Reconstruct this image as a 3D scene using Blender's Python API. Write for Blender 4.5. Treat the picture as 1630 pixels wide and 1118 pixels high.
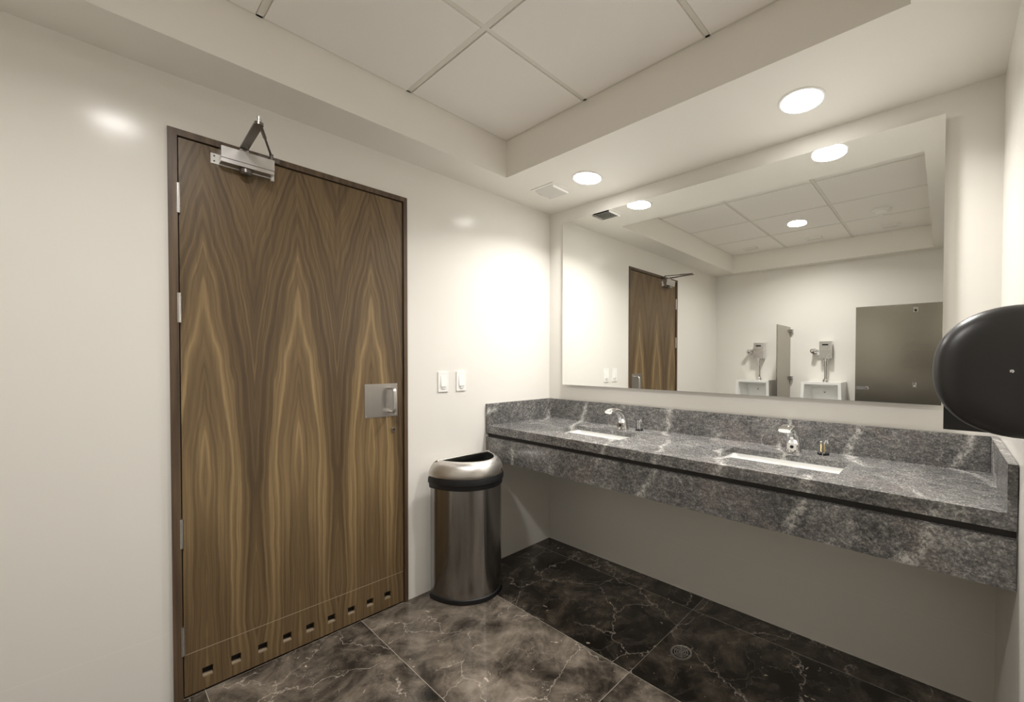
import bpy, bmesh, math, random
from mathutils import Vector, Matrix
random.seed(3)
S = bpy.context.scene
for o in list(bpy.data.objects):
    bpy.data.objects.remove(o)
COL = S.collection

# ------------------------------------------------------------------ camera
YAW, PITCH, ROLL = 0.6685, -0.0153, 0.0043
cyw, syw, cp, sp = math.cos(YAW), math.sin(YAW), math.cos(PITCH), math.sin(PITCH)
F = Vector((-syw*cp, cyw*cp, sp)); R0 = Vector((cyw, syw, 0)); U0 = R0.cross(F)
R1 = R0*math.cos(ROLL) + U0*math.sin(ROLL); U1 = U0*math.cos(ROLL) - R0*math.sin(ROLL)
cam = bpy.data.cameras.new('camera'); camo = bpy.data.objects.new('camera', cam); COL.objects.link(camo)
cam.sensor_width = 36; cam.sensor_fit = 'HORIZONTAL'; cam.lens = 662.49/1630*36
cam.shift_x = -(979.1-815)/1630; cam.shift_y = (583.93-559)/1630
cam.clip_start = 0.02
M = Matrix.Identity(4)
for i in range(3):
    M[i][0], M[i][1], M[i][2] = R1[i], U1[i], -F[i]
M[0][3], M[1][3], M[2][3] = 2.2803, -2.1064, 1.3157
camo.matrix_world = M
S.camera = camo

# ------------------------------------------------------------------ world, exposure, light levels
w = bpy.data.worlds.new('world'); S.world = w; w.use_nodes = True
w.node_tree.nodes['Background'].inputs[0].default_value = (0.02, 0.02, 0.02, 1)
S.view_settings.view_transform = 'Standard'; S.view_settings.look = 'None'
S.view_settings.gamma = 1; S.view_settings.use_curve_mapping = False
S.view_settings.exposure = 0.58
LAMP_W = 9.0           # each downlight over the counter
TILE_LAMP_W = 12.5      # the downlight in the tiled ceiling
LAMP_COL = (1.0, 0.97, 0.935)
try:
    S.cycles.use_denoising = True
    S.cycles.max_bounces = 14; S.cycles.diffuse_bounces = 8; S.cycles.glossy_bounces = 8
    S.cycles.sample_clamp_indirect = 6.0
    S.cycles.caustics_reflective = True
except Exception:
    pass

# ------------------------------------------------------------------ room numbers (metres)
W, D = 2.445, 2.921                  # width along the mirror wall, depth
ZS, ZC = 2.378, 2.590                # dropped soffit, tiled ceiling
TX0, TX1, TY0, TY1 = 0.262, 2.190, -0.583, -2.8155   # raised tray
CY = -0.545                          # front of the counter
ZT = 0.90                            # counter top

# ------------------------------------------------------------------ materials
def nt(m):
    return m.node_tree.nodes, m.node_tree.links
def mat(name, col, rough=0.5, metal=0.0, spec=0.5, coat=0.0, aniso=0.0, bump=None, rvar=None):
    m = bpy.data.materials.new(name); m.use_nodes = True
    n, l = nt(m); b = n['Principled BSDF']
    b.inputs['Base Color'].default_value = (*col, 1)
    b.inputs['Roughness'].default_value = rough
    b.inputs['Metallic'].default_value = metal
    b.inputs['Specular IOR Level'].default_value = spec
    b.inputs['Coat Weight'].default_value = coat
    b.inputs['Anisotropic'].default_value = aniso
    tc = n.new('ShaderNodeTexCoord')
    no = n.new('ShaderNodeTexNoise'); no.inputs['Scale'].default_value = (rvar or (6, 0))[0]
    l.new(tc.outputs['Object'], no.inputs['Vector'])
    mr = n.new('ShaderNodeMapRange'); a = (rvar or (6, 0.03))[1]
    mr.inputs['To Min'].default_value = max(rough-a, 0); mr.inputs['To Max'].default_value = min(rough+a, 1)
    l.new(no.outputs['Fac'], mr.inputs['Value']); l.new(mr.outputs[0], b.inputs['Roughness'])
    if bump:
        nb = n.new('ShaderNodeTexNoise'); nb.inputs['Scale'].default_value = bump[0]; nb.inputs['Detail'].default_value = 6
        l.new(tc.outputs['Object'], nb.inputs['Vector'])
        bp = n.new('ShaderNodeBump'); bp.inputs['Strength'].default_value = bump[1]; bp.inputs['Distance'].default_value = 0.002
        l.new(nb.outputs['Fac'], bp.inputs['Height']); l.new(bp.outputs[0], b.inputs['Normal'])
    return m
class N:
    """small helper for node graphs"""
    def __init__(s, m): s.n, s.l = nt(m)
    def new(s, t, **k):
        x = s.n.new(t)
        for a, v in k.items(): setattr(x, a, v)
        return x
    def put(s, x, i, v):
        if isinstance(v, bpy.types.NodeSocket): s.l.new(v, x.inputs[i])
        else: x.inputs[i].default_value = v
    def math(s, op, a, b=0.0, c=0.0, clamp=False):
        x = s.new('ShaderNodeMath', operation=op, use_clamp=clamp)
        for i, v in enumerate((a, b, c)): s.put(x, i, v)
        return x.outputs[0]
    def vmul(s, v, k, add=(0, 0, 0)):
        x = s.new('ShaderNodeVectorMath', operation='MULTIPLY_ADD')
        s.put(x, 0, v); x.inputs[1].default_value = k; s.put(x, 2, add); return x.outputs[0]
    def noise(s, v, sc, det=3, rough=.5, dist=0, out='Fac'):
        x = s.new('ShaderNodeTexNoise'); s.put(x, 'Vector', v); x.inputs['Scale'].default_value = sc
        x.inputs['Detail'].default_value = det; x.inputs['Roughness'].default_value = rough; x.inputs['Distortion'].default_value = dist
        return x.outputs[out]
    def ramp(s, f, stops):
        x = s.new('ShaderNodeValToRGB'); s.put(x, 0, f); e = x.color_ramp.elements
        while len(e) > len(stops): e.remove(e[-1])
        while len(e) < len(stops): e.new(1)
        for el, (p, c) in zip(e, stops):
            el.position = p; el.color = (*c, 1) if len(c) == 3 else c
        return x.outputs[0]
    def mix(s, f, a, b, mode='MIX'):
        x = s.new('ShaderNodeMix', data_type='RGBA', blend_type=mode)
        s.put(x, 0, f)
        for i, v in ((6, a), (7, b)):
            s.put(x, i, v if isinstance(v, bpy.types.NodeSocket) else (*v, 1))
        return x.outputs[2]
    def pos(s): return s.new('ShaderNodeNewGeometry').outputs['Position']
    def sep(s, v):
        x = s.new('ShaderNodeSeparateXYZ'); s.put(x, 0, v); return x.outputs
    def comb(s, a, b, c):
        x = s.new('ShaderNodeCombineXYZ')
        for i, v in enumerate((a, b, c)): s.put(x, i, v)
        return x.outputs[0]
    def bump(s, h, st, dist=.001):
        x = s.new('ShaderNodeBump'); s.put(x, 'Height', h); x.inputs['Strength'].default_value = st
        x.inputs['Distance'].default_value = dist; return x.outputs[0]

def wall_mat():
    m = mat('glossy_porcelain_panel', (.8, .76, .69), .16, spec=.13); g = N(m); b = g.n['Principled BSDF']
    P = g.pos(); x, y, z = g.sep(P)[:3]
    # joints of the large panels: a pale line at 0.28 m and every 1.2 m above it
    zz = g.math('ABSOLUTE', g.math('SUBTRACT', g.math('FRACT', g.math('ADD', g.math('DIVIDE', g.math('SUBTRACT', z, .278), 2.4), .5)), .5))
    ln = g.math('LESS_THAN', zz, .0011/2.4)
    dirt = g.noise(P, 1.3, 3)
    base = g.mix(g.math('MULTIPLY', dirt, .25), (.80, .775, .725), (.745, .72, .67))
    g.put(b, 'Base Color', g.mix(ln, base, (.84, .815, .765)))
    wv = g.noise(P, 1.6, 1)
    g.put(b, 'Normal', g.bump(wv, .12, .02))
    return m
WALL = wall_mat()
PAINT = mat('soffit_paint', (.86, .83, .77), .6, bump=(220, .05))
TILE = mat('acoustic_tile', (.90, .87, .83), .85, bump=(320, .35))
GRID = mat('ceiling_grid_metal', (.76, .73, .67), .45)
WHITE = mat('white_plastic', (.88, .87, .84), .3)
VENTM = mat('white_enamel', (.84, .82, .78), .4)
CERAM = mat('white_ceramic', (.86, .86, .84), .08, coat=.4)
CHROME = mat('chrome', (.82, .82, .82), .07, 1.0)
ALU = mat('brushed_aluminium', (.72, .71, .70), .28, 1.0)
ARMM = mat('bronze_grey_arm_metal', (.20, .18, .165), .35, .9)
BLACK = mat('black_plastic', (.012, .012, .014), .3)
DISPM = mat('dispenser_black_plastic', (.024, .023, .023), .36, bump=(900, .06))
DARK = mat('dark_recess', (.015, .013, .011), .8)
LITEDGE = mat('lit_raw_wood_edge', (.33, .26, .18), .55)  # raw wood paled to carry the light on the cut edges
HANDM = mat('satin_handle_steel', (.62, .60, .57), .42, 1.0)
BRASS = mat('brass', (.72, .58, .32), .25, 1.0)
RUBBER = mat('black_rubber', (.01, .01, .011), .5)
GAP = mat('shadow_gap_backing', (.03, .028, .025), .7)

def steel(name, vertical_axis_radial=True, col=(.60, .585, .565), rough=.3, aniso=.75, grain=(2, 2, 400), rot=0.0):
    m = mat(name, col, rough, 1.0, aniso=aniso); g = N(m); b = g.n['Principled BSDF']
    tc = g.new('ShaderNodeTexCoord').outputs['Object']
    nz = g.noise(g.vmul(tc, grain), 1.0, 3, .6)
    g.put(b, 'Roughness', g.math('ADD', g.math('MULTIPLY', nz, .14), rough-.07))
    g.put(b, 'Base Color', g.mix(nz, tuple(c*.9 for c in col), tuple(min(c*1.1, 1) for c in col)))
    g.put(b, 'Normal', g.bump(nz, .0 if grain[0] == 500 else .08, .0005))
    b.inputs['Anisotropic Rotation'].default_value = rot
    if vertical_axis_radial:
        t = g.new('ShaderNodeTangent', direction_type='RADIAL', axis='Z'); g.l.new(t.outputs[0], b.inputs['Tangent'])
    return m
BINST = steel('brushed_bin_steel', True, (.36, .35, .34), .20, .85, (500, 500, 3), .25)
LIDST = steel('brushed_lid_steel', True, (.74, .715, .68), .36, .5, (3, 3, 300))
PANST = steel('brushed_partition_steel', False, (.36, .335, .29), .2, .0, (3, 3, 260))
PLATE = steel('brushed_pull_plate_steel', False, (.48, .45, .42), .33, .0, (3, 400, 3))

MIRROR = mat('mirror_silver', (.93, .94, .92), 0.0, 1.0, rvar=(2, 0))
EDGE = mat('mirror_glass_edge', (.45, .50, .46), .15)

def wood_mat(name, figure=True):
    m = mat(name, (.2, .13, .07), .34); g = N(m); b = g.n['Principled BSDF']
    P = g.pos(); x, y, z = g.sep(P)[:3]
    fine = g.noise(g.comb(x, g.math('MULTIPLY', y, 90.0), g.math('MULTIPLY', z, 2.2)), 1.0, 4, .6)
    if figure:
        # book-matched veneer: leaves mirrored about seams 0.30 m apart
        P2 = .152
        u = g.math('PINGPONG', g.math('ADD', y, 1.824+P2*10), P2)
        u = g.math('ADD', u, g.math('MULTIPLY', g.math('SUBTRACT', g.noise(g.comb(0.0, g.math('MULTIPLY', u, 6.0), g.math('MULTIPLY', z, 1.6)), 1.0, 2), .5), .085))
        zf = g.math('MULTIPLY', g.math('POWER', z, 3.0), .019)
        t = g.math('ADD', u, zf)
        t = g.math('ADD', t, g.math('MULTIPLY', g.math('SUBTRACT', g.noise(g.comb(u, 0.0, z), 3.0, 3, .6), .5), .02))
    else:
        t = g.math('ADD', y, g.math('MULTIPLY', g.noise(P, 2.0, 2), .02))
    band = g.noise(g.comb(0.0, g.math('MULTIPLY', t, 62.0), g.math('MULTIPLY', z, .35)), 1.0, 5, .66)
    wide = g.noise(g.comb(3.0, g.math('MULTIPLY', t, 9.0), g.math('MULTIPLY', z, .5)), 1.0, 2, .5)
    v = g.math('ADD', g.math('MULTIPLY', band, .50), g.math('MULTIPLY', wide, .54))
    v = g.math('ADD', v, g.math('MULTIPLY', g.math('SUBTRACT', fine, .5), .14))
    c = g.ramp(v, [(.36, (.050, .031, .016)), (.46, (.100, .064, .030)), (.56, (.175, .116, .055)), (.67, (.33, .23, .11))])
    g.put(b, 'Base Color', c)
    g.put(b, 'Roughness', g.math('ADD', .30, g.math('MULTIPLY', fine, .1)))
    g.put(b, 'Normal', g.bump(fine, .12, .0006))
    return m
WOOD = wood_mat('walnut_veneer_bookmatched')
WOODF = mat('walnut_frame', (.1, .06, .035), .42)
def frame_wood():
    g = N(WOODF); b = g.n['Principled BSDF']; P = g.pos(); x, y, z = g.sep(P)[:3]
    v = g.noise(g.comb(g.math('MULTIPLY', x, 30.0), g.math('MULTIPLY', y, 60.0), g.math('MULTIPLY', z, 2.0)), 1.0, 4, .6)
    g.put(b, 'Base Color', g.ramp(v, [(.3, (.055, .033, .019)), (.55, (.105, .068, .040)), (.75, (.16, .105, .06))]))
frame_wood()

def granite():
    m = mat('grey_veined_granite', (.15, .15, .15), .25); g = N(m); b = g.n['Principled BSDF']
    P = g.pos(); x, y, z = g.sep(P)[:3]
    sp1 = g.noise(P, 150, 4, .75)
    sp2 = g.noise(g.vmul(P, (38, 60, 70)), 1.0, 4, .7, .6)
    sw = g.noise(g.vmul(P, (1, 1.4, 1)), 3.2, 4, .65, 1.2)
    v = g.math('ADD', g.math('ADD', g.math('MULTIPLY', sp1, .42), g.math('MULTIPLY', sp2, .38)), g.math('MULTIPLY', sw, .22))
    c = g.ramp(v, [(.37, (.032, .033, .034)), (.47, (.094, .093, .091)), (.55, (.20, .193, .184)), (.66, (.48, .465, .445))])
    # rusty / mauve clouds
    cl = g.noise(P, 2.1, 3, .6, .5)
    c = g.mix(g.math('MULTIPLY', g.math('GREATER_THAN', cl, .0), g.ramp(cl, [(.56, (0, 0, 0)), (.68, (.22, .22, .22))])), c, (.26, .19, .17))
    # slanted whitish veins, broken up: sheets leaning in x, wandering
    s = g.math('ADD', g.math('ADD', x, g.math('MULTIPLY', z, -.42)), g.math('MULTIPLY', y, .55))
    wob = g.noise(g.vmul(P, (1, 1, 1)), 2.3, 3, .6)
    wob2 = g.noise(P, 24, 4, .7)
    s2 = g.math('ADD', g.math('ADD', s, g.math('MULTIPLY', wob, .34)), g.math('MULTIPLY', wob2, .045))
    tri = g.math('ABSOLUTE', g.math('SUBTRACT', g.math('FRACT', g.math('MULTIPLY', s2, 3.1)), .5))
    vein = g.ramp(tri, [(.0, (1, 1, 1)), (.03, (.55, .55, .55)), (.07, (0, 0, 0))])
    mask = g.ramp(g.noise(g.vmul(P, (1.3, 1.3, 1.3), (4.1, 2.2, 0)), 2.6, 3, .6), [(.44, (0, 0, 0)), (.54, (1, 1, 1))])
    brk = g.ramp(g.noise(P, 75, 4, .8), [(.42, (.12, .12, .12)), (.56, (1, 1, 1))])
    f = g.math('MULTIPLY', g.math('MULTIPLY', vein, mask), brk)
    c = g.mix(g.math('MULTIPLY', f, .85), c, (.66, .64, .60))
    s3 = g.math('ADD', g.math('ADD', g.math('MULTIPLY', x, .8), g.math('MULTIPLY', z, -.5)), g.math('ADD', g.math('MULTIPLY', y, 1.25), g.math('MULTIPLY', g.noise(g.vmul(P, (1, 1, 1), (7, 3, 1)), 3.1, 4, .65), .5)))
    tri3 = g.math('ABSOLUTE', g.math('SUBTRACT', g.math('FRACT', g.math('MULTIPLY', s3, 5.3)), .5))
    f3 = g.math('MULTIPLY', g.math('MULTIPLY', g.ramp(tri3, [(.0, (1, 1, 1)), (.02, (.4, .4, .4)), (.06, (0, 0, 0))]), g.ramp(g.noise(g.vmul(P, (1, 1, 1), (1, 9, 3)), 3.4, 3, .6), [(.5, (0, 0, 0)), (.6, (1, 1, 1))])), brk)
    c = g.mix(g.math('MULTIPLY', f3, .6), c, (.60, .58, .54))
    # hairline cracks
    vo = g.new('ShaderNodeTexVoronoi', feature='DISTANCE_TO_EDGE'); vo.inputs['Scale'].default_value = 5.0
    g.put(vo, 'Vector', g.mix(.22, P, g.noise(P, 5, 4, .6, 0, 'Color')))
    hair = g.ramp(vo.outputs[0], [(.0, (1, 1, 1)), (.012, (0, 0, 0))])
    c = g.mix(g.math('MULTIPLY', g.math('MULTIPLY', hair, brk), .35), c, (.5, .48, .45))
    g.put(b, 'Base Color', c)
    g.put(b, 'Roughness', g.math('ADD', .17, g.math('MULTIPLY', sp1, .18)))
    return m
STONE = granite()

def floor_mat():
    m = mat('dark_brown_marble', (.05, .04, .03), .1); g = N(m); b = g.n['Principled BSDF']
    P = g.pos(); x, y, z = g.sep(P)[:3]
    tx = g.math('DIVIDE', g.math('SUBTRACT', x, 1.256), 1.256); ty = g.math('DIVIDE', g.math('ADD', y, .140), .5635)
    ix, iy = g.math('FLOOR', tx), g.math('FLOOR', ty)
    wn = g.new('ShaderNodeTexWhiteNoise', noise_dimensions='2D'); g.put(wn, 'Vector', g.comb(ix, iy, 0.0))
    Q = g.vmul(wn.outputs['Color'], (17, 17, 5), P)
    hs = g.math('FRACT', g.math('MULTIPLY', g.math('SINE', g.math('ADD', g.math('ADD', g.math('MULTIPLY', ix, 7.5918), g.math('MULTIPLY', iy, 3.6000)), 4.7034)), 43.7))   # tone of each tile, constants picked to deepen the shade under the counter
    cloud = g.noise(Q, 4.6, 8, .68, .7)
    cloud2 = g.noise(Q, 11, 5, .65, .6)
    v = g.math('ADD', g.math('MULTIPLY', cloud, .7), g.math('MULTIPLY', cloud2, .3))
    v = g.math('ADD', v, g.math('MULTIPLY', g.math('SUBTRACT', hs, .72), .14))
    c = g.ramp(v, [(.35, (.010, .0085, .007)), (.45, (.050, .041, .032)), (.55, (.125, .104, .082)), (.68, (.25, .21, .17))])
    warp = g.mix(.20, Q, g.noise(Q, 3.5, 5, .65, 0, 'Color'))
    def cracks(sc, wd, k, th):
        vo = g.new('ShaderNodeTexVoronoi', feature='DISTANCE_TO_EDGE'); vo.inputs['Scale'].default_value = sc
        g.put(vo, 'Vector', warp)
        e = g.ramp(vo.outputs[0], [(.0, (1, 1, 1)), (wd, (0, 0, 0))])
        ms = g.ramp(g.noise(Q, 4.5, 4, .6), [(th, (0, 0, 0)), (th+.10, (1, 1, 1))])
        return g.math('MULTIPLY', g.math('MULTIPLY', e, ms), k)
    c = g.mix(cracks(3.0, .006, .60, .40), c, (.52, .46, .39))
    c = g.mix(cracks(8.5, .009, .34, .44), c, (.42, .37, .31))
    # small pale chips
    ch = g.ramp(g.noise(Q, 19, 3, .55, 1.5), [(.705, (0, 0, 0)), (.735, (1, 1, 1))])
    c = g.mix(g.math('MULTIPLY', ch, .8), c, (.56, .47, .37))
    # joints
    jx = g.math('MULTIPLY', g.math('SUBTRACT', .5, g.math('ABSOLUTE', g.math('SUBTRACT', g.math('FRACT', tx), .5))), 1.256)
    jy = g.math('MULTIPLY', g.math('SUBTRACT', .5, g.math('ABSOLUTE', g.math('SUBTRACT', g.math('FRACT', ty), .5))), .5635)
    jm = g.math('LESS_THAN', g.math('MINIMUM', jx, jy), .0011)
    c = g.mix(g.math('MULTIPLY', jm, .8), c, (.34, .30, .25))
    g.put(b, 'Base Color', c)
    g.put(b, 'Roughness', g.math('ADD', g.math('ADD', .055, g.math('MULTIPLY', cloud2, .06)), g.math('MULTIPLY', jm, .3)))
    return m
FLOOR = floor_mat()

def emit(name, col, st):
    m = bpy.data.materials.new(name); m.use_nodes = True; n, l = nt(m); b = n['Principled BSDF']
    b.inputs['Base Color'].default_value = (.9, .9, .9, 1)
    b.inputs['Emission Color'].default_value = (*col, 1); b.inputs['Emission Strength'].default_value = st
    return m
LENS = emit('lamp_lens', (1.0, .97, .93), 25.0)

# ------------------------------------------------------------------ object helpers
def tag(o, label=None, cat=None, group=None, kind=None):
    if label: o['label'] = label
    if cat: o['category'] = cat
    if group: o['group'] = group
    if kind: o['kind'] = kind
    return o
def thing(name, base, label, cat, group=None):
    o = bpy.data.objects.new(name, None); COL.objects.link(o); o.location = base
    o.empty_display_size = .05
    return tag(o, label, cat, group)
def origin(o):
    v = Vector((0, 0, 0))
    while o is not None:
        v += o.location; o = o.parent
    return v
def obj(name, bm, m, parent=None, smooth=False, bevel=0, seg=2, loc=None):
    """a mesh object from a bmesh drawn in room coordinates"""
    if bevel:
        es = [e for e in bm.edges if len(e.link_faces) == 2 and e.calc_face_angle(0) > .6]
        bmesh.ops.bevel(bm, geom=es, offset=bevel, segments=seg, affect='EDGES', profile=.5, clamp_overlap=True)
    bmesh.ops.recalc_face_normals(bm, faces=bm.faces)
    off = origin(parent) if parent else Vector((0, 0, 0))
    if loc is not None: off = Vector(loc)
    bmesh.ops.translate(bm, verts=bm.verts, vec=-off)
    me = bpy.data.meshes.new(name); bm.to_mesh(me); bm.free()
    me.materials.append(m)
    if smooth:
        for p in me.polygons: p.use_smooth = True
        me.set_sharp_from_angle(angle=math.radians(38))
    o = bpy.data.objects.new(name, me); COL.objects.link(o)
    if parent: o.parent = parent
    elif loc is not None: o.location = loc
    return o
def box(bm, x0, x1, y0, y1, z0, z1):
    x0, x1 = sorted((x0, x1)); y0, y1 = sorted((y0, y1)); z0, z1 = sorted((z0, z1))
    v = [bm.verts.new(p) for p in ((x0,y0,z0),(x1,y0,z0),(x1,y1,z0),(x0,y1,z0),(x0,y0,z1),(x1,y0,z1),(x1,y1,z1),(x0,y1,z1))]
    for f in ((0,3,2,1),(4,5,6,7),(0,1,5,4),(1,2,6,5),(2,3,7,6),(3,0,4,7)):
        bm.faces.new([v[i] for i in f])
    return bm
def B(*a):
    bm = bmesh.new()
    for t in (a if isinstance(a[0], (tuple, list)) else (a,)): box(bm, *t)
    return bm
def loft(bm, rings, cap0=True, cap1=True, closed=False):
    rs = [[bm.verts.new(p) for p in r] for r in rings]
    n = len(rs[0]); m = len(rs)
    for i in range(m if closed else m-1):
        a, b = rs[i], rs[(i+1) % m]
        for j in range(n):
            bm.faces.new((a[j], a[(j+1) % n], b[(j+1) % n], b[j]))
    if not closed:
        if cap0: bm.faces.new(rs[0][::-1])
        if cap1: bm.faces.new(rs[-1])
    return bm
def lathe(c, axis, prof, seg=32, bm=None, caps=True):
    """prof: (radius, distance along axis)"""
    bm = bm or bmesh.new(); a = Vector(axis).normalized()
    u = a.orthogonal().normalized(); v = a.cross(u); c = Vector(c)
    rings = [[c + a*h + (u*math.cos(2*math.pi*k/seg) + v*math.sin(2*math.pi*k/seg))*max(r, 1e-5) for k in range(seg)] for r, h in prof]
    return loft(bm, rings, caps, caps)
def tube(pts, r, seg=14, bm=None):
    """round bar along a polyline; r a number or list"""
    bm = bm or bmesh.new(); P = [Vector(p) for p in pts]; n = len(P)
    rr = r if isinstance(r, (list, tuple)) else [r]*n
    up = None; rings = []
    for i in range(n):
        t = (P[min(i+1, n-1)] - P[max(i-1, 0)]).normalized()
        if up is None: up = t.orthogonal().normalized()
        up = (up - t*up.dot(t)).normalized(); s = t.cross(up)
        rings.append([P[i] + (up*math.cos(2*math.pi*k/seg) + s*math.sin(2*math.pi*k/seg))*rr[i] for k in range(seg)])
    return loft(bm, rings)
def arc(p0, p1, p2, n=8):
    p0, p1, p2 = Vector(p0), Vector(p1), Vector(p2)
    return [(p0*(1-t)**2 + p1*2*t*(1-t) + p2*t*t) for t in [i/n for i in range(n+1)]]
def bar(p0, p1, wd, th, wdir, bm=None):
    """flat bar between two points, width wd along wdir, thickness th"""
    bm = bm or bmesh.new(); p0, p1 = Vector(p0), Vector(p1); t = (p1-p0).normalized()
    a = Vector(wdir); a = (a - t*a.dot(t)).normalized(); b = t.cross(a)
    return loft(bm, [[p + a*sx*wd/2 + b*sy*th/2 for sx, sy in ((1, 1), (-1, 1), (-1, -1), (1, -1))] for p in (p0, p1)])
def struct(name, bm, m, **k):
    return tag(obj(name, bm, m, **k), kind='structure')

# ------------------------------------------------------------------ room shell
T = .12
FY0, FY1, FZ = -1.917, -1.038, 2.180            # outside of the door frame
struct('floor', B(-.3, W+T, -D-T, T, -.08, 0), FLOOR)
struct('wall_left', B((-T, 0, FY1, T, 0, ZC+.2), (-T, 0, -D-T, FY0, 0, ZC+.2), (-T, 0, FY0, FY1, FZ, ZC+.2)), WALL)
struct('wall_back', B(0, W, 0, T, 0, ZC+.2), WALL)
struct('wall_right', B(W, W+T, -D-T, T, 0, ZC+.2), WALL)
struct('wall_front', B(0, W, -D-T, -D, 0, ZC+.2), WALL)
struct('trim_1', B((0, W, TY0, 0, ZS, ZC+.1), (0, W, -D, TY1, ZS, ZC+.1), (0, TX0, TY1, TY0, ZS, ZC+.1), (TX1, W, TY1, TY0, ZS, ZC+.1)), PAINT)
# tiled ceiling: tile panels with dropped (tegular) faces between the bars
gx = [TX0, .885, 1.537, TX1]; gy = [TY0, -1.150, -1.700, -2.250, TY1]
bm = bmesh.new()
box(bm, TX0, TX1, TY1, TY0, ZC+.004, ZC+.05)
for i in range(3):
    for j in range(4):
        e = .0135
        box(bm, gx[i]+e, gx[i+1]-e, gy[j+1]+e, gy[j]-e, ZC-.004, ZC+.006)
struct('ceiling', bm, TILE)
bm = bmesh.new()
for x in gx[1:-1]: box(bm, x-.010, x+.010, TY1, TY0, ZC-.0005, ZC+.0035)
for y in gy[1:-1]:
    for i in range(3):
        box(bm, gx[i]+(.010 if i else 0), gx[i+1]-(.010 if i < 2 else 0), y-.010, y+.010, ZC-.0005, ZC+.0035)
box(bm, TX0, TX0+.011, TY1, TY0, ZC-.0005, ZC+.0035); box(bm, TX1-.011, TX1, TY1, TY0, ZC-.0005, ZC+.0035)
box(bm, TX0+.011, TX1-.011, TY0-.011, TY0, ZC-.0005, ZC+.0035); box(bm, TX0+.011, TX1-.011, TY1, TY1+.011, ZC-.0005, ZC+.0035)
struct('trim_2', bm, GRID)

# ------------------------------------------------------------------ door
door = bpy.data.objects.new('door_1', None); COL.objects.link(door); door.location = (0, (FY0+FY1)/2, 0)
tag(door, 'walnut veneer door with closer and steel pull plate in the left wall', 'door', kind='structure')
LY0, LY1, LZ = -1.888, -1.060, 2.152
bm = B((-T, .010, FY0, LY0-.004, 0, FZ), (-T, .010, LY1+.004, FY1, 0, FZ), (-T, .010, LY0-.004, LY1+.004, LZ+.004, FZ),
       (-T, -.05, LY0-.004, LY0+.02, 0, LZ), (-T, -.05, LY1-.02, LY1+.004, 0, LZ))
obj('door_frame', bm, WOODF, door)
KZ = .170
obj('door_panel', B(-.045, 0, LY0, LY1, KZ+.0015, LZ), WOOD, door, bevel=.0012, seg=1)
# lower panel with nine square air slots
bm = bmesh.new(); sy = [-1.823 + i*.0852 for i in range(9)]; hw, z0, z1, zb = .0155, .056, .093, .008
box(bm, -.045, 0, LY0, LY1, zb, z0); box(bm, -.045, 0, LY0, LY1, z1, KZ-.0015)
e = [LY0] + [v for y in sy for v in (y-hw, y+hw)] + [LY1]
for a, b_ in zip(e[::2], e[1::2]): box(bm, -.045, 0, a, b_, z0, z1)
lp = obj('slotted_panel', bm, WOOD, door)
for y in sy: obj('lit_slot_sill', B(-.020, .0004, y-hw+.001, y+hw-.001, z0+.0002, z0+.007), LITEDGE, lp)  # pale strip painting the lit bottom ledge of each slot
obj('groove_highlight', B(-.02, .0004, LY0, LY1, KZ-.0014, KZ+.0014), LITEDGE, door)  # pale strip standing in for the highlight along the groove
obj('slot_backing', B(-.044, -.022, LY0+.01, LY1-.01, z0-.01, z1+.01), DARK, lp)
for zc in (1.922, 1.508, .645, .230):
    bm = lathe((.006, LY0-.003, zc-.056), (0, 0, 1), [(.0065, 0), (.0065, .112)], 14)
    for q in (.018, .036, .056, .076, .094):
        lathe((.006, LY0-.003, zc-.056+q-.0006), (0, 0, 1), [(.0069, 0), (.0069, .0012)], 14, bm)
    obj('hinge', bm, ALU, door, smooth=True)
pl = obj('pull_plate', B(0.0, .0022, -1.248, -1.089, 1.017, 1.189), PLATE, door, bevel=.0008, seg=1)
hy = -1.128
pts = [(.002, hy, 1.165)] + arc((.040, hy, 1.165), (.062, hy, 1.165), (.062, hy, 1.145), 6) + [(.065, hy, 1.105)] + arc((.062, hy, 1.062), (.062, hy, 1.042), (.040, hy, 1.042), 6) + [(.002, hy, 1.042)]
bm = bmesh.new()
P = [Vector(p) for p in pts]; rings = []
for i, p in enumerate(P):
    t = (P[min(i+1, len(P)-1)] - P[max(i-1, 0)]).normalized(); s = Vector((0, 1, 0)); n_ = t.cross(s)
    rings.append([p + s*math.cos(a)*.0095 + n_*math.sin(a)*.0055 for a in [2*math.pi*k/16 for k in range(16)]])
loft(bm, rings)
obj('pull_handle', bm, HANDM, pl, smooth=True)
for yy, zz in ((-1.240, 1.025), (-1.240, 1.181), (-1.097, 1.025), (-1.097, 1.181)):
    obj('screw', lathe((.002, yy, zz), (1, 0, 0), [(.003, 0), (.003, .0008), (.0018, .0014)], 12), CHROME, pl, smooth=True)
bm = lathe((0, -1.110, .951), (1, 0, 0), [(.0085, 0), (.0085, .006), (.0075, .008)], 24)
box(bm, 0, .008, -1.1145, -1.1055, .932, .949)
lk = obj('lock_cylinder', bm, CHROME, door, smooth=True)
obj('keyway', B(.0078, .0086, -1.1112, -1.1088, .938, .954), DARK, lk)
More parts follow.
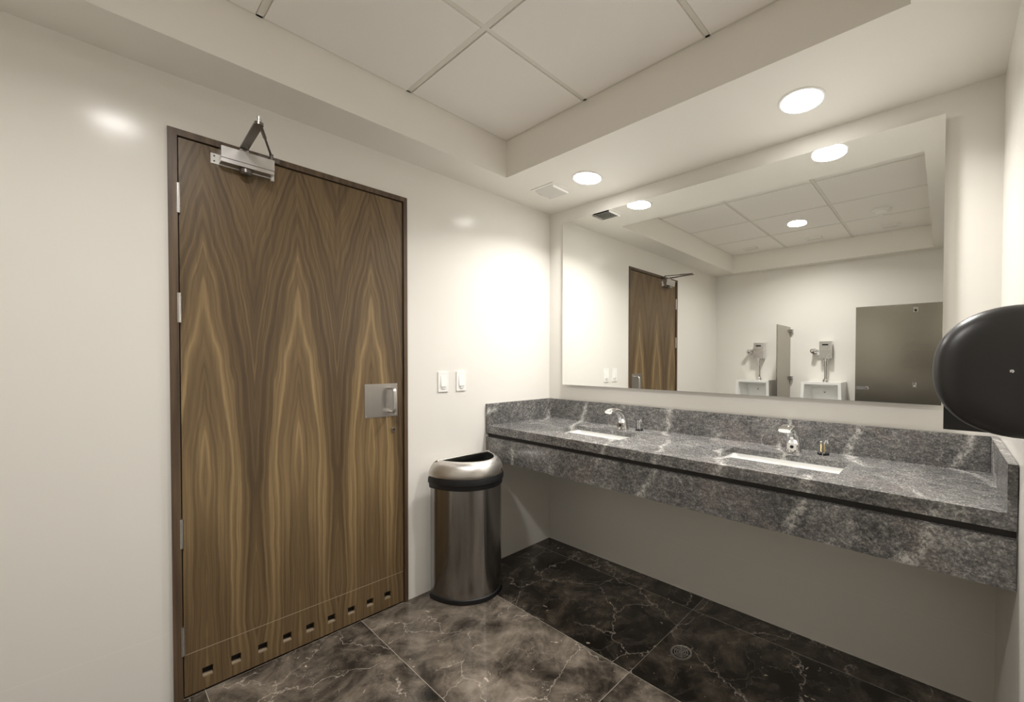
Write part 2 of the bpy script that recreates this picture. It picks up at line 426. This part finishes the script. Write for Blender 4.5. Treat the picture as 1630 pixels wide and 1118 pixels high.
# closer
cb = obj('closer_body', B(.004, .058, -1.777, -1.612, 2.106, 2.150), ALU, door, bevel=.003, seg=2)
tag(cb, 'brushed aluminium overhead door closer')
obj('closer_lower_rail', B(.004, .054, -1.777, -1.612, 2.090, 2.105), ALU, cb, bevel=.002)
bm = B(.001, .005, -1.800, -1.604, 2.088, 2.128); box(bm, .001, .014, -1.615, -1.604, 2.078, 2.106)
obj('mounting_bracket', bm, WHITE, cb, bevel=.001, seg=1)
for zz in (2.098, 2.118):
    obj('bracket_screw', lathe((.005, -1.790, zz), (1, 0, 0), [(.0028, 0), (.0028, .001), (.001, .0014)], 12), GAP, cb)
obj('valve_knob', lathe((.034, -1.700, 2.0895), (0, 0, -1), [(.015, 0), (.020, .004), (.021, .018), (.016, .024)], 28), ARMM, cb, smooth=True)
obj('spindle', lathe((.034, -1.705, 2.149), (0, 0, 1), [(.015, 0), (.015, .014), (.012, .018)], 24), ALU, cb, smooth=True)
EL = Vector((.299, -1.710, 2.178))
bm = bar((.034, -1.705, 2.171), EL, .026, .007, (0, 1, 0))
lathe(EL+Vector((0, 0, -.006)), (0, 0, 1), [(.013, 0), (.013, .010)], 20, bm)
obj('main_arm', bm, ARMM, cb)
obj('elbow_pin', lathe(EL+Vector((0, 0, -.004)), (0, 0, 1), [(.0075, 0), (.0075, .016), (.0085, .017), (.0085, .027), (.005, .030)], 20), CHROME, cb, smooth=True)
e0, e1 = EL+Vector((0, 0, .008)), Vector((.030, -1.618, 2.180))
bm = tube([e0, e0.lerp(e1, .45), e0.lerp(e1, .48), e1], [.0065, .006, .004, .004], 12)
obj('forearm', bm, ARMM, cb, smooth=True)
bm = B((.010, .014, -1.655, -1.585, 2.158, 2.175), (.010, .036, -1.628, -1.606, 2.164, 2.170))
lathe((.032, -1.617, 2.158), (0, 0, 1), [(.007, 0), (.007, .024)], 16, bm)
obj('frame_shoe', bm, ARMM, cb, bevel=.0008, seg=1)

# ------------------------------------------------------------------ light switches
def light_switch(y0, y1, label):
    yc = (y0+y1)/2
    t = thing('light_switch', (0, yc, 1.13), label, 'light switch', 'light switches beside the door')
    obj('switch_plate', B(.0, .006, y0, y1, 1.129, 1.245), WHITE, t, bevel=.0018)
    bm = bmesh.new()
    loft(bm, [[Vector((.0055, yc+s, z)) for s, z in ((-.0165, 1.158), (.0165, 1.158), (.0165, 1.222), (-.0165, 1.222))],
              [Vector((x, yc+s, z)) for s, z, x in ((-.0155, 1.159, .0125), (.0155, 1.159, .0125), (.0155, 1.221, .0075), (-.0155, 1.221, .0075))]])
    obj('rocker', bm, WHITE, t)
    obj('dimmer_slide', B(.0055, .0105, yc-.009, yc+.011, 1.146, 1.152), WHITE, t, bevel=.001, seg=1)
light_switch(-.862, -.800, 'white light switch nearer the walnut door')
light_switch(-.748, -.686, 'white light switch nearer the stone counter')

# ------------------------------------------------------------------ mirror
t = thing('wall_mirror', (1.22, -.03, 1.14), 'large frameless rectangular mirror above the stone counter', 'mirror')
MX0, MX1, MZ0, MZ1 = .1666, 2.2744, 1.1433, 2.2815
obj('mirror_glass', B(MX0, MX1, -.030, -.0265, MZ0, MZ1), MIRROR, t)
obj('backing_frame', B((MX0+.03, MX1-.03, -.026, -.001, MZ0+.03, MZ0+.07), (MX0+.03, MX1-.03, -.026, -.001, MZ1-.07, MZ1-.03),
    (MX0+.03, MX0+.07, -.026, -.001, MZ0+.07, MZ1-.07), (MX1-.07, MX1-.03, -.026, -.001, MZ0+.07, MZ1-.07)), GAP, t)

# ------------------------------------------------------------------ vanity
van = thing('vanity_counter', (W/2, 0, .69), 'long grey granite counter with two sink cutouts and deep stone apron', 'counter')
SX = (.712, 1.737)                       # sink centres
SW, SY0, SY1 = .245, -.395, -.185        # half width, front and back of the cutout
g_ = .002
# slab with two rectangular holes, cells joined without seams
xs = [g_, SX[0]-SW, SX[0]+SW, SX[1]-SW, SX[1]+SW, W-g_]; ys = [CY, SY0, SY1, -g_]
bm = bmesh.new(); cache = {}
def V(x, y, z):
    k = (round(x, 5), round(y, 5), round(z, 5))
    if k not in cache: cache[k] = bm.verts.new(k)
    return cache[k]
solid = lambda i, j: 0 <= i < 5 and 0 <= j < 3 and not (j == 1 and i in (1, 3))
zb, zt = ZT-.026, ZT
for i in range(5):
    for j in range(3):
        if not solid(i, j): continue
        x0, x1, y0, y1 = xs[i], xs[i+1], ys[j], ys[j+1]
        bm.faces.new((V(x0,y0,zt), V(x1,y0,zt), V(x1,y1,zt), V(x0,y1,zt)))
        bm.faces.new((V(x0,y1,zb), V(x1,y1,zb), V(x1,y0,zb), V(x0,y0,zb)))
        for di, dj, a, c in ((-1, 0, (x0,y1), (x0,y0)), (1, 0, (x1,y0), (x1,y1)), (0, -1, (x0,y0), (x1,y0)), (0, 1, (x1,y1), (x0,y1))):
            if not solid(i+di, j+dj):
                bm.faces.new((V(*a,zb), V(*c,zb), V(*c,zt), V(*a,zt)))
obj('countertop', bm, STONE, van, bevel=.0015, seg=1)
obj('front_edge', B(g_, W-g_, CY, CY+.03, ZT-.047, ZT-.0262), STONE, van)
obj('apron', B(g_, W-g_, CY+.002, CY+.024, .688, ZT-.072), STONE, van, bevel=.001, seg=1)
obj('gap_strip', B(g_, W-g_, CY+.020, CY+.032, ZT-.075, ZT-.047), GAP, van)
BT = 1.036
obj('backsplash', B(.022, W-.024, -.020, -g_, ZT+.0003, BT), STONE, van, bevel=.001, seg=1)
obj('backsplash', B(g_, .021, CY, -g_, ZT+.0003, BT), STONE, van, bevel=.001, seg=1)
obj('backsplash', B(W-.023, W-g_, CY, -g_, ZT+.0003, BT), STONE, van, bevel=.001, seg=1)

# sinks under the cutouts
def sink(cx, label):
    t = thing('sink', (cx, (SY0+SY1)/2, ZT-.17), label, 'sink', 'sinks in the counter')
    zt = ZT-.0265
    def rr(hw_, y0, y1, z, r=.03, n=5):
        out = []
        for qx, qy, a0 in ((cx+hw_-r, y1-r, 0), (cx-hw_+r, y1-r, 90), (cx-hw_+r, y0+r, 180), (cx+hw_-r, y0+r, 270)):
            for k in range(n+1):
                a = math.radians(a0+90*k/n); out.append((qx+r*math.cos(a), qy+r*math.sin(a), z))
        return out
    o_, i_ = .022, .004
    bm = bmesh.new()
    rings = [rr(SW+o_, SY0-o_, SY1+o_, zt), rr(SW+i_, SY0-i_, SY1+i_, zt), rr(SW-.004, SY0+.004, SY1-.004, zt-.05), rr(SW-.012, SY0+.012, SY1-.012, zt-.10),
             rr(SW-.045, SY0+.045, SY1-.045, zt-.125, .02), rr(SW-.18, SY0+.085, SY1-.085, zt-.130, .01)]
    loft(bm, rings, cap0=False)
    ro = [rr(SW+o_, SY0-o_, SY1+o_, zt), rr(SW+o_, SY0-o_, SY1+o_, zt-.012), rr(SW+.006, SY0-.006, SY1+.006, zt-.02), rr(SW, SY0, SY1, zt-.11), rr(SW-.04, SY0+.04, SY1-.04, zt-.14, .02)]
    loft(bm, ro, cap0=False)
    bmesh.ops.remove_doubles(bm, verts=bm.verts, dist=1e-5)
    obj('basin', bm, CERAM, t, smooth=True)
    obj('drain', lathe((cx, (SY0+SY1)/2, zt-.131), (0, 0, 1), [(.022, 0), (.022, .003), (.016, .004), (.015, .001)], 24), CHROME, t, smooth=True)
sink(SX[0], 'white undermount sink nearer the door wall')
sink(SX[1], 'white undermount sink nearer the black towel dispenser')

# faucets
def faucet(cx, label):
    t = thing('faucet', (cx, -.105, ZT), label, 'faucet', 'sensor faucets on the counter')
    path = [(-.098, .901, .035, .026), (-.098, .915, .032, .023), (-.0995, .935, .030, .020), (-.104, .957, .029, .018), (-.113, .978, .028, .0165),
            (-.127, .996, .0275, .015), (-.146, 1.010, .027, .014), (-.170, 1.019, .027, .013), (-.196, 1.022, .028, .0125), (-.222, 1.019, .029, .012), (-.240, 1.013, .026, .009)]
    rings = []; P = [Vector((cx, y, z)) for y, z, *_ in path]
    for i, p in enumerate(P):
        tt = (P[min(i+1, len(P)-1)]-P[max(i-1, 0)]).normalized(); s = Vector((1, 0, 0)); n_ = s.cross(tt)
        wx, th = path[i][2], path[i][3]
        rings.append([p + s*math.copysign(abs(math.cos(a))**.75, math.cos(a))*wx + n_*math.copysign(abs(math.sin(a))**.75, math.sin(a))*th for a in [2*math.pi*k/28 for k in range(28)]])
    obj('spout', loft(bmesh.new(), rings), CHROME, t, smooth=True)
    obj('base_plate', lathe((cx, -.098, ZT+.0002), (0, 0, 1), [(.038, 0), (.038, .002), (.035, .004)], 36), CHROME, t, smooth=True)
    fr = obj('sensor_housing', bar((cx, -.1245, .912), (cx, -.1190, .938), .040, .006, (1, 0, 0)), CHROME, t, bevel=.002)
    obj('sensor_eye', lathe((cx, -.1235, .925), (0, -1, .15), [(.0075, 0), (.0075, .0052), (.005, .0062)], 20), BLACK, fr, smooth=True)
    # darker inlay that follows the inner curve
    bm = bmesh.new(); rr_ = []
    for i in range(2, 7):
        y, z, wx, th = path[i]; p = P[i]; tt = (P[i+1]-P[i-1]).normalized(); n_ = Vector((1, 0, 0)).cross(tt)
        if n_.y > 0: n_ = -n_
        rr_.append([p + n_*(th+o__) + Vector((sx*.007, 0, 0)) for sx, o__ in ((-1, -.003), (1, -.003), (1, .0008), (-1, .0008))])
    obj('inlay', loft(bm, rr_), ALU, t)
    obj('aerator', lathe((cx, -.226, 1.010), (0, -.1, -1), [(.009, 0), (.009, .009), (.007, .010)], 20), CHROME, t, smooth=True)
faucet(SX[0]+.045, 'chrome sensor faucet behind the sink nearer the door wall')
faucet(SX[1]+.005, 'chrome sensor faucet behind the sink nearer the black towel dispenser')

# soap pump stubs
def soap_stub(cx, label, rod):
    t = thing('soap_dispenser_stub', (cx, -.085, ZT), label, 'soap dispenser', 'soap dispenser stubs beside the faucets')
    bm = bmesh.new()
    for k in range(6):
        a = k*math.pi/3
        lathe((cx+math.cos(a)*.017, -.085+math.sin(a)*.017, ZT+.0003), (0, 0, 1), [(.0075, 0), (.0075, .009), (.005, .012)], 12, bm)
    obj('collar', bm, BLACK, t, smooth=True)
    obj('collar_ring', lathe((cx, -.085, ZT+.0003), (0, 0, 1), [(.016, 0), (.016, .010), (.009, .012)], 24), CHROME, t, smooth=True)
    bm = tube([(cx-.009, -.085, ZT+.012), (cx-.009, -.085, ZT+.050)], .0045, 12)
    for q in range(9): lathe((cx-.009, -.085, ZT+.014+q*.004), (0, 0, 1), [(.0045, 0), (.0054, .001), (.0045, .002)], 12, bm)
    r1 = obj('threaded_rod', bm, rod, t, smooth=True)
    obj('rod_tip', lathe((cx-.009, -.085, ZT+.050), (0, 0, 1), [(.0058, 0), (.0058, .006), (.003, .009)], 14), CHROME, r1, smooth=True)
    obj('threaded_rod', tube([(cx+.006, -.088, ZT+.012), (cx+.006, -.088, ZT+.056)], .0042, 12), rod, t, smooth=True)
    obj('hooked_tip', tube([(cx+.004, -.09, ZT+.048), (cx+.011, -.09, ZT+.064), (cx+.015, -.09, ZT+.067), (cx+.019, -.09, ZT+.052)], .004, 12), CHROME, t, smooth=True)
soap_stub(.868, 'broken soap pump stub with black collar by the faucet nearer the door wall', CHROME)
soap_stub(1.865, 'broken soap pump stub with brass rods by the faucet nearer the towel dispenser', BRASS)

# ------------------------------------------------------------------ trash can
def d_outline(x0, yb, a, b, n=96):
    pts = [Vector((x0 + b*math.cos(t), yb + a*math.sin(t), 0)) for t in [math.radians(-90+180*k/40) for k in range(41)]]
    for _ in range(3):                      # round the two back corners
        q = []
        for i in range(len(pts)):
            p, r = pts[i], pts[(i+1) % len(pts)]
            if (p-r).length > .12: k1 = .025/(p-r).length
            else: k1 = .25
            q += [p.lerp(r, k1), p.lerp(r, 1-k1)]
        pts = q
    L = [0]
    for i in range(len(pts)): L.append(L[-1]+(pts[(i+1) % len(pts)]-pts[i]).length)
    out = []; j = 0
    for k in range(n):
        s = L[-1]*k/n
        while L[j+1] < s: j += 1
        out.append(pts[j].lerp(pts[(j+1) % len(pts)], (s-L[j])/max(L[j+1]-L[j], 1e-9)))
    return out
OUT = d_outline(.062, -.753, .192, .280)
def ring(off, z, src=OUT):
    n = len(src); r = []
    for i in range(n):
        t_ = (src[(i+1) % n]-src[i-1]).normalized(); nn = Vector((t_.y, -t_.x, 0))
        p = src[i] + nn*off; r.append((p.x, p.y, z))
    return r
t = thing('trash_can', (.19, -.745, 0), 'half-round brushed steel trash can between door and counter', 'trash can')
# orientation of the outline decides the sign of the offset
sg = 1 if sum(OUT[i].x*OUT[(i+1) % 96].y - OUT[(i+1) % 96].x*OUT[i].y for i in range(96)) > 0 else -1
R_ = lambda off, z: ring(off*sg, z)
obj('can_body', loft(bmesh.new(), [R_(0, .026), R_(0, .620), R_(-.004, .620), R_(-.004, .030)]), BINST, t, smooth=True)
obj('base_ring', loft(bmesh.new(), [R_(.005, 0), R_(.006, .004), R_(.005, .024), R_(.001, .028)]), RUBBER, t, smooth=True)
bm = loft(bmesh.new(), [R_(.000, .612), R_(.006, .613), R_(.008, .634), R_(.010, .640), R_(.013, .642), R_(.013, .662), R_(.010, .674), R_(.002, .675)], False, False)
loft(bm, [R_(.002, .675), R_(-.010, .672), R_(-.012, .40), R_(-.03, .30)], False, True)
obj('liner_rim', bm, RUBBER, t, smooth=True)
zl = .6752
prof = [(.008, zl), (.0105, zl+.006), (.009, zl+.022), (.003, zl+.042), (-.006, zl+.060), (-.016, zl+.073), (-.027, zl+.081), (-.034, zl+.0845), (-.038, zl+.085),
        (-.041, zl+.083), (-.041, zl+.077), (-.038, zl+.074), (-.032, zl+.070), (-.02, zl+.060), (.0, zl+.03), (.004, zl)]
lid = obj('lid', loft(bmesh.new(), [R_(a, z) for a, z in prof], closed=True), LIDST, t, smooth=True)
# little maker's plate on the lid, at the right of its front
bp_ = [i for i in range(96)]
ib = min(bp_, key=lambda i: (Vector(R_(.01, 0)[i])-Vector((.335, -.66, 0))).length)
ra, rb = R_(.0105, 0), R_(.0045, 0)
q0, q1 = Vector(ra[ib]), Vector(ra[(ib+4) % 96])
bm = bmesh.new()
lo = [Vector(R_(.0108, zl+.012)[i % 96]) for i in range(ib-1, ib+3)]; hi = [Vector(R_(.0090, zl+.026)[i % 96]) for i in range(ib-1, ib+3)]
lo2 = [Vector(R_(.0122, zl+.012)[i % 96]) for i in range(ib-1, ib+3)]; hi2 = [Vector(R_(.0104, zl+.026)[i % 96]) for i in range(ib-1, ib+3)]
loft(bm, [[lo[k], lo2[k], hi2[k], hi[k]] for k in range(4)])
bdg = obj('maker_plate', bm, CHROME, lid)
lo2 = [Vector(R_(.0124, zl+.017)[i % 96]) for i in range(ib-1, ib+3)]; hi2 = [Vector(R_(.0121, zl+.019)[i % 96]) for i in range(ib-1, ib+3)]

# ------------------------------------------------------------------ towel dispenser
t = thing('towel_dispenser', (W, -.79, 1.14), 'black plastic towel dispenser with oval end on the right wall', 'towel dispenser')
def oval(y, ins, cx=2.415, cz=1.296, a=.155, b=.139, e=2.25, n=64):
    r = []
    for k in range(n):
        th = 2*math.pi*k/n; c, s = math.cos(th), math.sin(th)
        x = cx + (a-ins)*math.copysign(abs(c)**(2/e), c); z = cz + (b-ins)*math.copysign(abs(s)**(2/e), s)
        r.append((min(x, W-.001), y, z))
    return r
pr = [(-.900, .010), (-.903, .003), (-.912, .0), (-.922, .001), (-.932, .0045), (-.941, .011), (-.948, .021), (-.9525, .034), (-.9545, .050), (-.955, .070)]
obj('end_cover', loft(bmesh.new(), [oval(y, i) for y, i in pr]), DISPM, t, smooth=True)
obj('end_cover', loft(bmesh.new(), [oval(-1.57-y, i) for y, i in pr][::-1]), DISPM, t, smooth=True)
obj('roll_cover', loft(bmesh.new(), [oval(-.899, .010), oval(-.671, .010)]), DISPM, t, smooth=True)
bm = B(2.281, W-.001, -.725, -.665, 1.140, 1.24)
obj('towel_chute', bm, DISPM, t, bevel=.006)
obj('key_slot', lathe((2.388, -.955, 1.297), (0, -1, 0), [(.0035, 0), (.0035, .0006), (.002, .0012)], 14), CHROME, t)

# ------------------------------------------------------------------ ceiling fittings
def downlight(x, y, z, watts, label, spread=140, group='recessed downlights'):
    t = thing('downlight', (x, y, z), label, 'ceiling light', group)
    r = .079
    bm = bmesh.new(); seg = 48
    prof = [(r+.012, -.0005), (r+.012, -.003), (r+.009, -.0045), (r, -.003), (r-.001, -.0008)]
    rings = [[Vector((x+rr*math.cos(2*math.pi*k/seg), y+rr*math.sin(2*math.pi*k/seg), z+h)) for k in range(seg)] for rr, h in prof]
    loft(bm, rings, closed=True)
    obj('trim_ring', bm, WHITE, t, smooth=True)
    obj('lamp_lens', lathe((x, y, z-.0006), (0, 0, -1), [(r-.0012, 0), (r-.002, .0025), (r-.012, .006), (r*.5, .0085), (.004, .009)], 40), LENS, t, smooth=True)
    ld = bpy.data.lights.new('lamp_light', 'AREA'); ld.shape = 'DISK'; ld.size = 2*r; ld.energy = watts; ld.color = LAMP_COL
    ld.spread = math.radians(spread)
    lo = bpy.data.objects.new('lamp_light', ld); COL.objects.link(lo); lo.parent = t; lo.location = (0, 0, -.012)
downlight(.635, -.292, ZS, LAMP_W, 'round recessed ceiling light nearer the door wall, by the white vent')
downlight(1.811, -.292, ZS, LAMP_W, 'round recessed ceiling light nearer the right wall, above the mirror')
downlight(1.207, -2.00, ZC-.004, TILE_LAMP_W, 'round recessed light in the tiled ceiling, seen in the mirror', 150)

t = thing('ceiling_vent', (.34, -.28, ZS), 'white square exhaust vent grille in the soffit corner', 'vent')
vx0, vx1, vy0, vy1 = .262, .418, -.362, -.232
bm = B((vx0-.022, vx1+.022, vy0-.02, vy0, ZS-.004, ZS-.0003), (vx0-.022, vx1+.022, vy1, vy1+.02, ZS-.004, ZS-.0003),
       (vx0-.022, vx0, vy0, vy1, ZS-.004, ZS-.0003), (vx1, vx1+.022, vy0, vy1, ZS-.004, ZS-.0003))
obj('vent_frame', bm, VENTM, t)
obj('vent_backing', B(vx0, vx1, vy0, vy1, ZS-.0012, ZS-.0003), DARK, t)
ns = 6
for k in range(ns):
    yy = vy0 + (k+.5)*(vy1-vy0)/ns
    hh = (vy1-vy0)/ns/2
    bm = bar((vx0, yy, ZS-.011), (vx1, yy, ZS-.011), .0235, .0012, (0, .83, -.56))
    obj('louver', bm, VENTM, t)
bm = bmesh.new()
obj('vent_side', B(vx0-.003, vx0, vy0, vy1, ZS-.018, ZS-.004), VENTM, t); obj('vent_side', B(vx1, vx1+.003, vy0, vy1, ZS-.018, ZS-.004), VENTM, t)

for x, lb in ((.56, 'small white ceiling diffuser nearest the door wall'), (1.216, 'small white ceiling diffuser in line with the tile light'), (1.878, 'small white ceiling diffuser beside the smoke detector')):
    t = thing('ceiling_diffuser', (x, -2.585, ZC-.004), lb, 'vent', 'small diffusers in the tiled ceiling')
    obj('diffuser_box', B(x-.075, x+.075, -2.622, -2.548, ZC-.020, ZC-.0045), VENTM, t, bevel=.003)
    obj('diffuser_slot', B(x-.062, x+.062, -2.610, -2.560, ZC-.0225, ZC-.0202), GRID, t, bevel=.0008, seg=1)
t = thing('smoke_detector', (1.856, -2.08, ZC-.004), 'round white smoke detector on the tiled ceiling', 'smoke detector')
obj('detector_base', lathe((1.856, -2.08, ZC-.0045), (0, 0, -1), [(.072, 0), (.072, .010), (.066, .014)], 40), WHITE, t, smooth=True)
obj('detector_head', lathe((1.856, -2.08, ZC-.0185), (0, 0, -1), [(.050, 0), (.052, .010), (.046, .022), (.030, .028)], 40), WHITE, t, smooth=True)
obj('sensor_cap', lathe((1.856, -2.08, ZC-.0465), (0, 0, -1), [(.020, 0), (.020, .012), (.012, .016)], 24), VENTM, t, smooth=True)

# floor drain
t = thing('floor_drain', (1.368, -.462, 0), 'round metal floor drain under the counter', 'floor drain')
bm = bmesh.new(); seg = 40
loft(bm, [[Vector((1.368+r*math.cos(2*math.pi*k/seg), -.462+r*math.sin(2*math.pi*k/seg), h)) for k in range(seg)] for r, h in ((.048, .0002), (.048, .002), (.040, .003), (.039, .0002))], closed=True)
obj('drain_ring', bm, ALU, t, smooth=True)
obj('drain_pan', lathe((1.368, -.462, .0002), (0, 0, 1), [(.039, 0), (.039, .0006)], 32), DARK, t)
bm = bmesh.new()
for r in (.010, .020, .030):
    loft(bm, [[Vector((1.368+(r+a)*math.cos(2*math.pi*k/seg), -.462+(r+a)*math.sin(2*math.pi*k/seg), h)) for k in range(seg)] for a, h in ((-.002, .0009), (.002, .0009), (.002, .0024), (-.002, .0024))], closed=True)
for k in range(3):
    a = k*math.pi/3; d = Vector((math.cos(a), math.sin(a), 0)); bar(Vector((1.368, -.462, .0016))-d*.038, Vector((1.368, -.462, .0016))+d*.038, .003, .0012, (-d.y, d.x, 0), bm)
obj('drain_grate', bm, ALU, t)

# ------------------------------------------------------------------ urinals (seen in the mirror)
def urinal(cx, label):
    t = thing('urinal', (cx, -D, .55), label, 'urinal', 'wall urinals opposite the mirror')
    yb = -D+.001
    def sec(z, hw_, yf, iw, yi, zi=None):     # outer rectangle section
        return [(cx-hw_, yb, z), (cx+hw_, yb, z), (cx+hw_, yf, z), (cx-hw_, yf, z)]
    bm = bmesh.new()
    # closed shell: outside lofted bottom to top, cavity pushed in from the front
    zs = [(.56, .12, -2.72), (.62, .17, -2.63), (.70, .195, -2.60), (.90, .195, -2.60), (1.10, .186, -2.61)]
    vs = [[bm.verts.new(p) for p in sec(z, h, yf, 0, 0)] for z, h, yf in zs]
    bm.faces.new(vs[0][::-1]); bm.faces.new(vs[-1])
    for i in range(4):
        a, b_ = vs[i], vs[i+1]
        for j in (0, 1, 3):
            bm.faces.new((a[j], a[(j+1) % 4], b_[(j+1) % 4], b_[j]))
        if i < 2: bm.faces.new((a[2], a[3], b_[3], b_[2]))
    # front frame between z .70 and 1.10 with an opening
    o = [(cx-.165, -2.601, .73), (cx+.165, -2.601, .73), (cx+.165, -2.601, .90), (cx+.158, -2.611, 1.075), (cx-.158, -2.611, 1.075), (cx-.165, -2.601, .90)]
    ov = [bm.verts.new(p) for p in o]
    A = vs[2]; Bv = vs[3]; Cv = vs[4]
    bm.faces.new((A[3], A[2], ov[1], ov[0])); bm.faces.new((A[2], Bv[2], ov[2], ov[1])); bm.faces.new((Bv[2], Cv[2], ov[3], ov[2]))
    bm.faces.new((Cv[2], Cv[3], ov[4], ov[3])); bm.faces.new((Cv[3], Bv[3], ov[5], ov[4])); bm.faces.new((Bv[3], A[3], ov[0], ov[5]))
    iv = [bm.verts.new(p) for p in [(cx-.11, -2.79, .66), (cx+.11, -2.79, .66), (cx+.135, -2.87, .90), (cx+.130, -2.80, 1.045), (cx-.130, -2.80, 1.045), (cx-.135, -2.87, .90)]]
    for j in range(6): bm.faces.new((ov[j], ov[(j+1) % 6], iv[(j+1) % 6], iv[j]))
    bm.faces.new((iv[0], iv[1], iv[2], iv[5])); bm.faces.new((iv[5], iv[2], iv[3], iv[4]))
    obj('urinal_bowl', bm, CERAM, t, bevel=.008, seg=3, smooth=True)
    vx = cx-.005
    v = obj('flush_valve', B(vx-.058, vx+.058, -2.895, -2.825, 1.345, 1.527), ALU, t, bevel=.006)
    obj('valve_sensor', B(vx-.030, vx+.030, -2.826, -2.8235, 1.484, 1.500), BLACK, v, bevel=.0008, seg=1)
    obj('flush_tube', lathe((vx, -2.86, 1.346), (0, 0, -1), [(.026, 0), (.026, .018), (.018, .022), (.017, .07), (.021, .072), (.021, .082), (.014, .085), (.014, .222)], 24), CHROME, t, smooth=True)
    obj('spud_flange', lathe((vx, -2.86, 1.1012), (0, 0, 1), [(.034, 0), (.032, .008), (.020, .022), (.018, .030)], 28), CHROME, t, smooth=True)
    bm = tube([(vx-.055, -2.865, 1.425), (vx-.125, -2.865, 1.425)], .015, 18)
    lathe((vx-.125, -2.92, 1.425), (0, 1, 0), [(.032, .001), (.030, .010), (.019, .014), (.019, .075), (.024, .078), (.024, .098), (.016, .102)], 24, bm)
    lathe((vx-.085, -2.865, 1.425), (-1, 0, 0), [(.020, 0), (.022, .003), (.022, .018), (.020, .020)], 20, bm)
    obj('stop_valve', bm, CHROME, t, smooth=True)
    obj('drain_cap', lathe((cx, -2.7995, .99), (0, 1, 0), [(.012, -.01), (.012, .004), (.006, .007)], 20), CHROME, t, smooth=True)
urinal(.578, 'white ceramic urinal between the door wall and the steel divider')
urinal(1.290, 'white ceramic urinal between the steel divider and the stall')

t = thing('urinal_divider', (.905, -D, .45), 'narrow brushed steel divider panel between the two urinals', 'partition')
obj('divider_panel', B(.899, .911, -D+.022, -2.430, .45, 1.700), PANST, t, bevel=.001, seg=1)
for zc in (1.655, 1.125, .55):
    bm = B((.9112, .935, -D+.001, -D+.045, zc-.018, zc+.018), (.894, .8988, -D+.001, -D+.045, zc-.018, zc+.018), (.894, .935, -D+.001, -D+.020, zc-.018, zc+.018))
    lathe((.935, -D+.032, zc), (1, 0, 0), [(.009, 0), (.009, .004), (.005, .007)], 14, bm)
    obj('wall_bracket', bm, CHROME, t)

# stall door and its post
SYY = -2.46
t = thing('stall_door', (2.275, SYY, .30), 'wide brushed steel toilet stall door seen in the mirror', 'stall door')
obj('door_sheet', B(1.622, 2.292, SYY-.025, SYY, .30, 1.826), PANST, t, bevel=.0015, seg=1)
bm = B((1.630, 1.735, SYY+.0002, SYY+.010, 1.052, 1.082), (1.632, 1.665, SYY+.010, SYY+.022, 1.058, 1.076))
lathe((1.722, SYY+.010, 1.067), (0, 1, 0), [(.012, 0), (.012, .014), (.016, .016), (.016, .024), (.012, .028)], 20, bm)
obj('slide_latch', bm, CHROME, t, smooth=True)
bm = B(2.063, 2.099, SYY+.0002, SYY+.006, 1.752, 1.797); box(bm, 2.072, 2.090, SYY+.006, SYY+.020, 1.758, 1.775)
hk = obj('door_stop', bm, CHROME, t, bevel=.0015)
obj('rubber_bumper', lathe((2.081, SYY+.020, 1.766), (0, 1, 0), [(.010, 0), (.010, .008), (.007, .011)], 16), RUBBER, hk, smooth=True)
bm = B(2.066, 2.094, SYY+.0002, SYY+.005, 1.085, 1.130)
tube([(2.080, SYY+.004, 1.116), (2.080, SYY+.030, 1.116), (2.080, SYY+.040, 1.130)], .006, 12, bm)
tube([(2.080, SYY+.004, 1.098), (2.080, SYY+.024, 1.090), (2.080, SYY+.036, 1.100)], .006, 12, bm)
obj('coat_hook', bm, CHROME, t, smooth=True)
for zc in (1.62, .50):
    obj('hinge', lathe((2.297, SYY-.012, zc-.04), (0, 0, 1), [(.0045, 0), (.0045, .08)], 14), CHROME, t, smooth=True)
t = thing('stall_pilaster', (2.37, SYY, 0), 'brushed steel stall post fixed to the right wall', 'partition')
obj('post_sheet', B(2.302, W-.002, SYY-.027, SYY+.002, .10, 1.90), PANST, t, bevel=.0015, seg=1)
obj('post_shoe', B(2.298, W-.001, SYY-.032, SYY+.007, .0005, .10), ALU, t, bevel=.001, seg=1)
